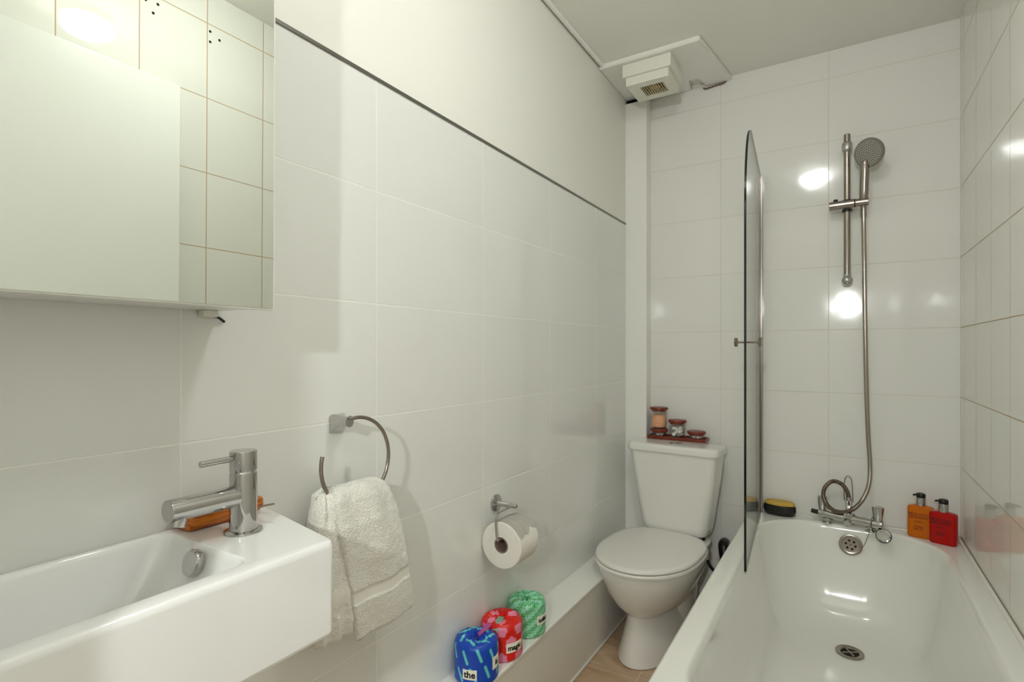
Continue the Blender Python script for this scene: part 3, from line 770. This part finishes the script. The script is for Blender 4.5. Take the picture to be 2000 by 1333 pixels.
# ------------------------------------------------------------------ bath
ZR = .462
t = thing('bathtub', 'white bathtub running along the right wall to the back wall', 'bathtub', (.0075, 1.65, 0))
bm = B()
X0, X1, Y0, Y1 = -.335, XR - .001, .880, YB - .001
cx, hx, cy, hy = (X0 + X1) / 2, (X1 - X0) / 2, (Y0 + Y1) / 2, (Y1 - Y0) / 2
ic, ih, iy, il = .006, .277, 1.672, .708
NS = dict(na=16, ns=10)
R = [rrect(cx, cy, hx - .012, hy - .012, .004, .0, **NS), rrect(cx, cy, hx - .012, hy - .012, .004, ZR - .05, **NS), rrect(cx, cy, hx - .001, hy - .001, .006, ZR - .046, **NS), rrect(cx, cy, hx, hy, .008, ZR - .012, **NS), rrect(cx, cy, hx - .002, hy - .002, .010, ZR - .004, **NS), rrect(cx, cy, hx - .009, hy - .009, .012, ZR, **NS)]
def inner(dx, dyb, dyf, r, z):   # dyb inset at drain end, dyf inset at foot end
    return rrect(ic, iy + (dyf - dyb) / 2, ih - dx, il - (dyb + dyf) / 2, r, z, **NS)
R += [inner(-.012, -.010, -.010, .215, ZR + .0005), inner(-.006, -.005, -.005, .210, ZR - .0015), inner(0, 0, 0, .205, ZR - .008), inner(.004, .004, .006, .20, ZR - .022),
      inner(.012, .012, .03, .195, ZR - .08), inner(.024, .028, .08, .185, ZR - .16), inner(.040, .052, .15, .175, ZR - .24), inner(.058, .080, .21, .165, ZR - .295), inner(.082, .112, .26, .155, ZR - .325), inner(.110, .150, .31, .14, ZR - .338), inner(.16, .24, .4, .10, ZR - .343), inner(.24, .42, .6, .03, ZR - .345)]
loft(bm, R); tub = obj('tub', bm, M_acrylic, t, smooth=60)
bm = B(); tube(bm, [Vector((X0, Y1 - .006, ZR + .001)), Vector((X1 - .006, Y1 - .006, ZR + .001)), ], .0045, 10); tube(bm, [Vector((X1 - .0065, Y1 - .002, ZR + .001)), Vector((X1 - .0065, Y0, ZR + .001))], .0065, 10); obj('sealant', bm, M_seal, t)
# overflow on the tap end
no = Vector((0, -1, .16)).normalized(); oc = Vector((.022, 2.3655, .398))
bm = B(); lathe(bm, [(.0365, -.004), (.038, 0), (.0375, .003), (.033, .0045), (.029, .0032), (.026, .0028), (0, .0028)], oc, no, 48); of = obj('overflow_plate', bm, M_chrome_b, t)
Xo, Yo, Zo = frame(no)
bm = B()
for k in range(7):
    p = oc + no * .0026 if k == 6 else oc + no * .0026 + (Xo * math.cos(k * PI / 3 + .3) + Yo * math.sin(k * PI / 3 + .3)) * .0155
    cyl(bm, p, p + no * .0008, .0042 if k < 6 else .002, 14)
obj('overflow_holes', bm, M_dark, of)
# drain
dc = Vector((.017, 2.100, .1225)); nd = Vector((0, -.04, 1)).normalized()
bm = B(); R_ = lathe(bm, [(.0400, -.004), (.0415, .0), (.0410, .0025), (.036, .0035), (.0285, .0015), (.026, -.001), (.024, -.003)], dc, nd, 48, cap=False)
Xo, Yo, Zo = frame(nd)
for k in range(2):
    a = k * PI / 2 + .5; d = Xo * math.cos(a) + Yo * math.sin(a)
    tube(bm, [dc - d * .026, dc + d * .026], .003, 8)
dr_ = obj('waste_ring', bm, M_chrome_b, t)
bm = B(); lathe(bm, [(.0255, -.0005), (.0, -.0004)], dc, nd, 32); obj('waste_hole', bm, M_dark, dr_)

# bath mixer tap
def lv(a, b_, f): return Vector(a).lerp(Vector(b_), f)
L0, L1 = Vector((-.082, 2.392, .4960)), Vector((.118, 2.348, .4900))
t = thing('bath_mixer_tap', 'chrome bath shower mixer tap lying across the bath rim', 'tap', (.02, 2.37, ZR))
ax = (L1 - L0).normalized(); side = Vector((ax.y, -ax.x, 0)).normalized()
bm = B(); lathe(bm, [(.012, 0), (.0175, .002), (.0185, .010), (.0175, .016), (.0165, .030), (.0160, .075), (.018, .082), (.018, .118), (.0160, .125), (.0165, .170), (.0190, .184), (.0200, .196), (.0190, .206), (.012, .209)], L0, ax, 36); obj('body', bm, M_chrome, t)
mid = L0 + ax * .100
bm = B(); cyl(bm, mid + Vector((0, 0, -.018)), mid + Vector((0, 0, .024)), .021, 32, .003); cyl(bm, mid + Vector((0, 0, .02)), mid + Vector((0, 0, .045)), .0095, 6, .001); cyl(bm, mid + side * .005, mid + side * .030 + Vector((0, 0, -.012)), .012, 24, .002); obj('diverter', bm, M_chrome, t)
for f, sc_ in ((.012, .95), (.192, 1.1)):
    p = L0 + ax * f + Vector((0, .0, .008))
    bm = B(); lathe(bm, [(.011 * sc_, 0), (.0125 * sc_, .012), (.0135 * sc_, .016), (.0175 * sc_, .050), (.0175 * sc_, .056), (.015 * sc_, .058), (0, .058)], p, Vector((0, .0, 1)), 14); obj('tap_handle', bm, M_chrome, t)
for f in (.03, .17):
    p = L0 + ax * f
    bm = B(); cyl(bm, (p.x, p.y, ZR + .0008), (p.x, p.y, ZR + .006), .019, 28, .002); cyl(bm, (p.x, p.y, ZR + .004), (p.x, p.y, p.z), .012, 20); obj('pillar', bm, M_chrome, t)
bm = B(); cyl(bm, L0 - ax * .002, L0 - ax * .026 + Vector((0, 0, .002)), .0085, 20, .002); obj('diverter_knob', bm, M_black, t)
# plug and chain
t = thing('bath_plug', 'round chrome bath plug propped below the right end of the tap', 'plug', (.122, 2.31, .45))
pn = Vector((-.15, -.9, .45)).normalized(); pc = Vector((.121, 2.318, .462))
bm = B(); lathe(bm, [(.018, -.010), (.0205, -.006), (.024, -.003), (.0245, 0), (.024, .003), (.021, .004)], pc, pn, 36); obj('plug_rim', bm, M_black, t)
bm = B(); lathe(bm, [(.0215, .003), (.0212, .0046), (.018, .0052), (.017, .0042), (0, .0042)], pc, pn, 36); obj('plug_face', bm, M_chrome, t)
bm = B()
ch = smooth_path([(.056, 2.352, .392), (.068, 2.338, .425), (.080, 2.334, .47), (.084, 2.336, .505), (.090, 2.352, .514), (.100, 2.340, .49), (.110, 2.322, .470)], 12)
tube(bm, ch, .0012, 8, rf=lambda i, n: .0009 + .0007 * (i % 2)); obj('chain', bm, M_chrome_b, t)

# ------------------------------------------------------------------ shower
t = thing('shower_rail', 'vertical chrome shower rail with sliding bracket on the back wall', 'shower rail', (.011, YB, 1.39))
rx, ry = .011, 2.393
bm = B(); cyl(bm, (rx, ry, 1.392), (rx, ry, 1.938), .0112, 28, .001); obj('rail', bm, M_chrome_b, t)
for z in (1.893, 1.386):
    bm = B()
    if z > 1.5:
        lathe(bm, [(.012, -.022), (.0165, -.018), (.0178, -.010), (.0178, .008), (.0165, .013), (.012, .016)], (rx, ry, z), n=32); cyl(bm, (rx, ry, z - .005), (rx, YB, z - .005), .012, 24)
    else:
        sphere(bm, (rx, ry - .004, z), .0185, 28); cyl(bm, (rx, ry, z), (rx, YB, z), .012, 24)
        cyl(bm, (rx, ry, z + .004), (rx, ry, z + .024), .0130, 24)
    obj('wall_bracket', bm, M_chrome, t)
bm = B(); cyl(bm, (-.047, ry - .020, 1.668), (.034, ry - .022, 1.670), .0165, 32, .0015); cyl(bm, (.036, ry - .022, 1.670), (.078, ry - .024, 1.671), .0145, 32, .0015); cyl(bm, (rx, ry, 1.652), (rx, ry, 1.686), .0165, 28, .001); obj('slider', bm, M_chrome_b, t)
bm = B(); cyl(bm, (-.026, ry - .020, 1.680), (-.026, ry - .020, 1.692), .0075, 14, .001); cyl(bm, (rx, ry, 1.683), (rx, ry, 1.690), .0175, 20, .001); cyl(bm, (rx, ry, 1.646), (rx, ry, 1.653), .0175, 20, .001); cyl(bm, (.034, ry - .022, 1.670), (.0365, ry - .022, 1.670), .0160, 28); obj('slider_collar', bm, M_black, t)
# handset
t = thing('shower_handset', 'round grey faced shower handset held upright in the slider', 'shower head', (.064, 2.371, 1.66))
p0, p1 = Vector((.063, 2.372, 1.676)), Vector((.066, 2.352, 1.800))
bm = B(); lathe(bm, [(.0085, -.028), (.0098, -.020), (.0100, 0), (.0135, .004), (.0145, .03), (.0150, .10), (.0155, .128), (.012, .14)], p0, p1 - p0, 32); obj('handle', bm, M_chrome_b, t)
hn = Vector((-.50, -.80, -.26)).normalized(); hc = Vector((.078, 2.335, 1.838))
bm = B(); lathe(bm, [(.010, -.034), (.024, -.028), (.042, -.014), (.0515, -.006), (.0525, .0), (.0515, .003)], hc, hn, 56); obj('head', bm, M_chrome_b, t)
bm = B(); lathe(bm, [(.0505, .001), (.0500, .0040), (.046, .0048), (0, .0055)], hc, hn, 56); fp = obj('spray_plate', bm, M_sprayface, t)
bm = B(); Xo, Yo, Zo = frame(hn)
for ring_, cnt in ((.006, 6), (.013, 12), (.020, 18), (.027, 22), (.034, 28), (.041, 32)):
    for k in range(cnt):
        a = 2 * PI * k / cnt + ring_ * 30
        p = hc + hn * .0046 + (Xo * math.cos(a) + Yo * math.sin(a)) * ring_
        lathe(bm, [(.0019, 0), (.0016, .0014)], p, hn, 6)
obj('nozzles', bm, M_nozzle, fp, smooth=0)
# hose
hp = smooth_path([(.0625, 2.374, 1.648), (.063, 2.378, 1.60), (.0655, 2.398, 1.45), (.0675, 2.405, 1.28), (.070, 2.405, 1.10), (.073, 2.405, .95), (.078, 2.402, .80), (.083, 2.396, .70), (.080, 2.385, .63), (.062, 2.375, .575),
                  (.035, 2.366, .537), (.005, 2.362, .518), (-.028, 2.362, .517), (-.053, 2.366, .535), (-.066, 2.372, .566), (-.060, 2.378, .600), (-.036, 2.382, .624), (-.008, 2.384, .618), (.010, 2.384, .594), (.0165, 2.380, .566), (.0165, 2.374, .542)], 34)
bm = B(); tube(bm, hp, .0075, 12, rf=lambda i, n: .0083 if i % 2 else .0070); t = thing('shower_hose', 'ribbed metal shower hose looping from handset to bath tap', 'hose', (.07, 2.40, .54))
obj('hose', bm, M_hose, t, smooth=80)
bm = B(); cyl(bm, (.0165, 2.376, .535), (.0165, 2.381, .556), .0112, 6, .001); cyl(bm, (.0165, 2.380, .556), (.0166, 2.382, .570), .0098, 20, .001); obj('hose_nut', bm, M_chrome, t)
bm = B(); cyl(bm, (.0625, 2.374, 1.650), (.063, 2.378, 1.615), .0096, 20, .001); obj('cone_end', bm, M_chrome_b, t)
# clear hook on the tiles behind the tap
bm = B(); tube(bm, smooth_path([(.002, 2.436, .545), (.001, 2.434, .60), (.006, 2.433, .632), (.015, 2.433, .640), (.024, 2.433, .630), (.028, 2.434, .60), (.030, 2.436, .54)], 8), .0016, 8)
tag(obj('wire_hook', bm, M_chrome_b, at=(.015, YB, .54), smooth=60), 'thin wire loop on the tiles behind the hose', 'hook')

# ------------------------------------------------------------------ glass bath screen
G0, G1 = Vector((-.292, 2.415, 0)), Vector((-.245, 1.695, 0))
gd = (G1 - G0).normalized(); gn = Vector((-gd.y, gd.x, 0)); gl = (G1 - G0).length
t = thing('bath_screen', 'clear glass bath screen with a curved top corner', 'shower screen', (-.292, 2.415, ZR))
out = [(0, .474), (gl * .5, .474), (gl, .474), (gl, 1.0)]
zt_ = 1.84; rad = .235
for i in range(25):
    a = PI / 2 * i / 24
    out.append((gl - rad + rad * math.cos(a), zt_ - .30 + .30 * math.sin(a)))
out += [(gl * .3, zt_), (0, zt_)]
bm = B()
rings = [[G0 + gd * s_ + gn * d + Vector((0, 0, z)) for s_, z in out] for d in (-.0032, .0032)]
loft(bm, rings)
bm.faces.ensure_lookup_table()
for f in bm.faces: f.material_index = 0 if len(f.verts) > 4 else 1
obj('glass_panel', bm, [M_glass, M_blackedge], t, smooth=0)
bm = B(); box(bm, -.308, -.293, 2.400, YB, ZR + .003, zt_ + .002, .002); box(bm, -.290, -.283, 2.404, YB, ZR + .003, zt_ - .004, .002); obj('wall_profile', bm, M_chrome_b, t)
bm = B(); box(bm, -.2930, -.2903, 2.401, 2.42, ZR + .006, zt_ - .01); obj('hinge_seal', bm, M_black, t)
bm = B(); pts = [G0 + gd * .02 + Vector((0, 0, .470)), G0 + gd * (gl - .004) + Vector((0, 0, .470))]; tube(bm, pts, .0042, 8); obj('bottom_seal', bm, thin_glass('clear_seal', (.85, .88, .84, 1), .2), t)
kp = G0 + gd * (gl - .10) + Vector((0, 0, 1.147))
bm = B(); X_, Y_, Z_ = frame(gn)
cyl(bm, kp - gn * .030, kp + gn * .030, .0032, 12); 
for s_ in (-1, 1):
    q = kp + gn * s_ * .034
    cyl(bm, q - gn * .005, q + gn * .005, .0135 if s_ < 0 or True else .008, 4, .001)
obj('knob', bm, M_chrome_b, t, smooth=30)

# ------------------------------------------------------------------ sponge
t = thing('bath_sponge', 'oval bath sponge with black base and yellow top on the bath rim', 'sponge', (-.219, 2.400, ZR), rz=math.radians(-6))
def oval(a_, b_, z, n=48): return [Vector((a_ * math.cos(2 * PI * i / n), b_ * math.sin(2 * PI * i / n), z)) for i in range(n)]
bm = B(); loft(bm, [oval(.046, .022, .0012), oval(.055, .028, .006), oval(.060, .031, .022), oval(.059, .031, .038), oval(.055, .028, .0415)]); obj('base', bm, M_black, t, smooth=60)
bm = B(); loft(bm, [oval(.050, .026, .040), oval(.056, .0295, .044), oval(.055, .029, .052), oval(.049, .025, .056), oval(.025, .012, .0575)]); obj('sponge_top', bm, M_sponge, t, smooth=60)

# ------------------------------------------------------------------ bottles
def bottle(label, x, y, rz, m, hb, lines, ink):
    t = thing('pump_bottle', label, 'bottle', (x, y, ZR + .001), 'hand wash bottles on the bath rim', rz=rz)
    hw, hd = .0375, .0185
    bm = B(); R = []
    for z, s_ in ((0, .90), (.002, .96), (.006, 1.0), (hb - .006, 1.0), (hb - .002, .975), (hb, .93), (hb + .003, .70), (hb + .005, .42)):
        pts = []
        for v in rrect(0, 0, hw * s_, hd * s_, .010 * s_, z, 6, 8):
            v.y *= 1.0 + .12 * (1 - (v.x / hw) ** 2); pts.append(v)
        R.append(pts)
    loft(bm, R); obj('body', bm, m, t, smooth=50)
    bm = B(); lathe(bm, [(.0135, hb + .003), (.0140, hb + .005), (.0140, hb + .030), (.0132, hb + .031), (.010, hb + .031)], n=32); obj('collar', bm, M_chrome, t)
    bm = B(); lathe(bm, [(.0132, hb + .0312), (.0138, hb + .033), (.0138, hb + .042), (.012, hb + .046), (.006, hb + .048), (0, hb + .0482)], n=32)
    tube(bm, [Vector((0, 0, hb + .041)), Vector((-.014, -.008, hb + .041)), Vector((-.021, -.012, hb + .0385))], .0032, 10); obj('pump', bm, M_black, t)
    for txt, z, sz in lines:
        bm = text_mesh(txt, sz, .0001, .0002)
        for v in bm.verts:
            X_ = v.co.x - .004; q = Vector((X_, -hd * (1.0 + .12 * (1 - (X_ / hw) ** 2)) - .0004 - v.co.z, z + v.co.y)); v.co = q
        obj('lettering', bm, ink, t, smooth=0)
LN = (('MOLTON', .082, .0135), ('BROWN', .071, .0135), ('LONDON', .057, .0055), ('fine liquid', .040, .0065), ('hand wash', .032, .0065))
bottle('orange hand wash bottle with black pump, left of the red one', .232, 2.374, math.radians(-14), M_orange, .108, LN, M_inkor)
bottle('red hand wash bottle with black pump beside the right wall', .290, 2.335, math.radians(-20), M_red, .104, LN, M_inkred)
for o in bpy.data.objects:
    if '_m' in o: del o['_m']
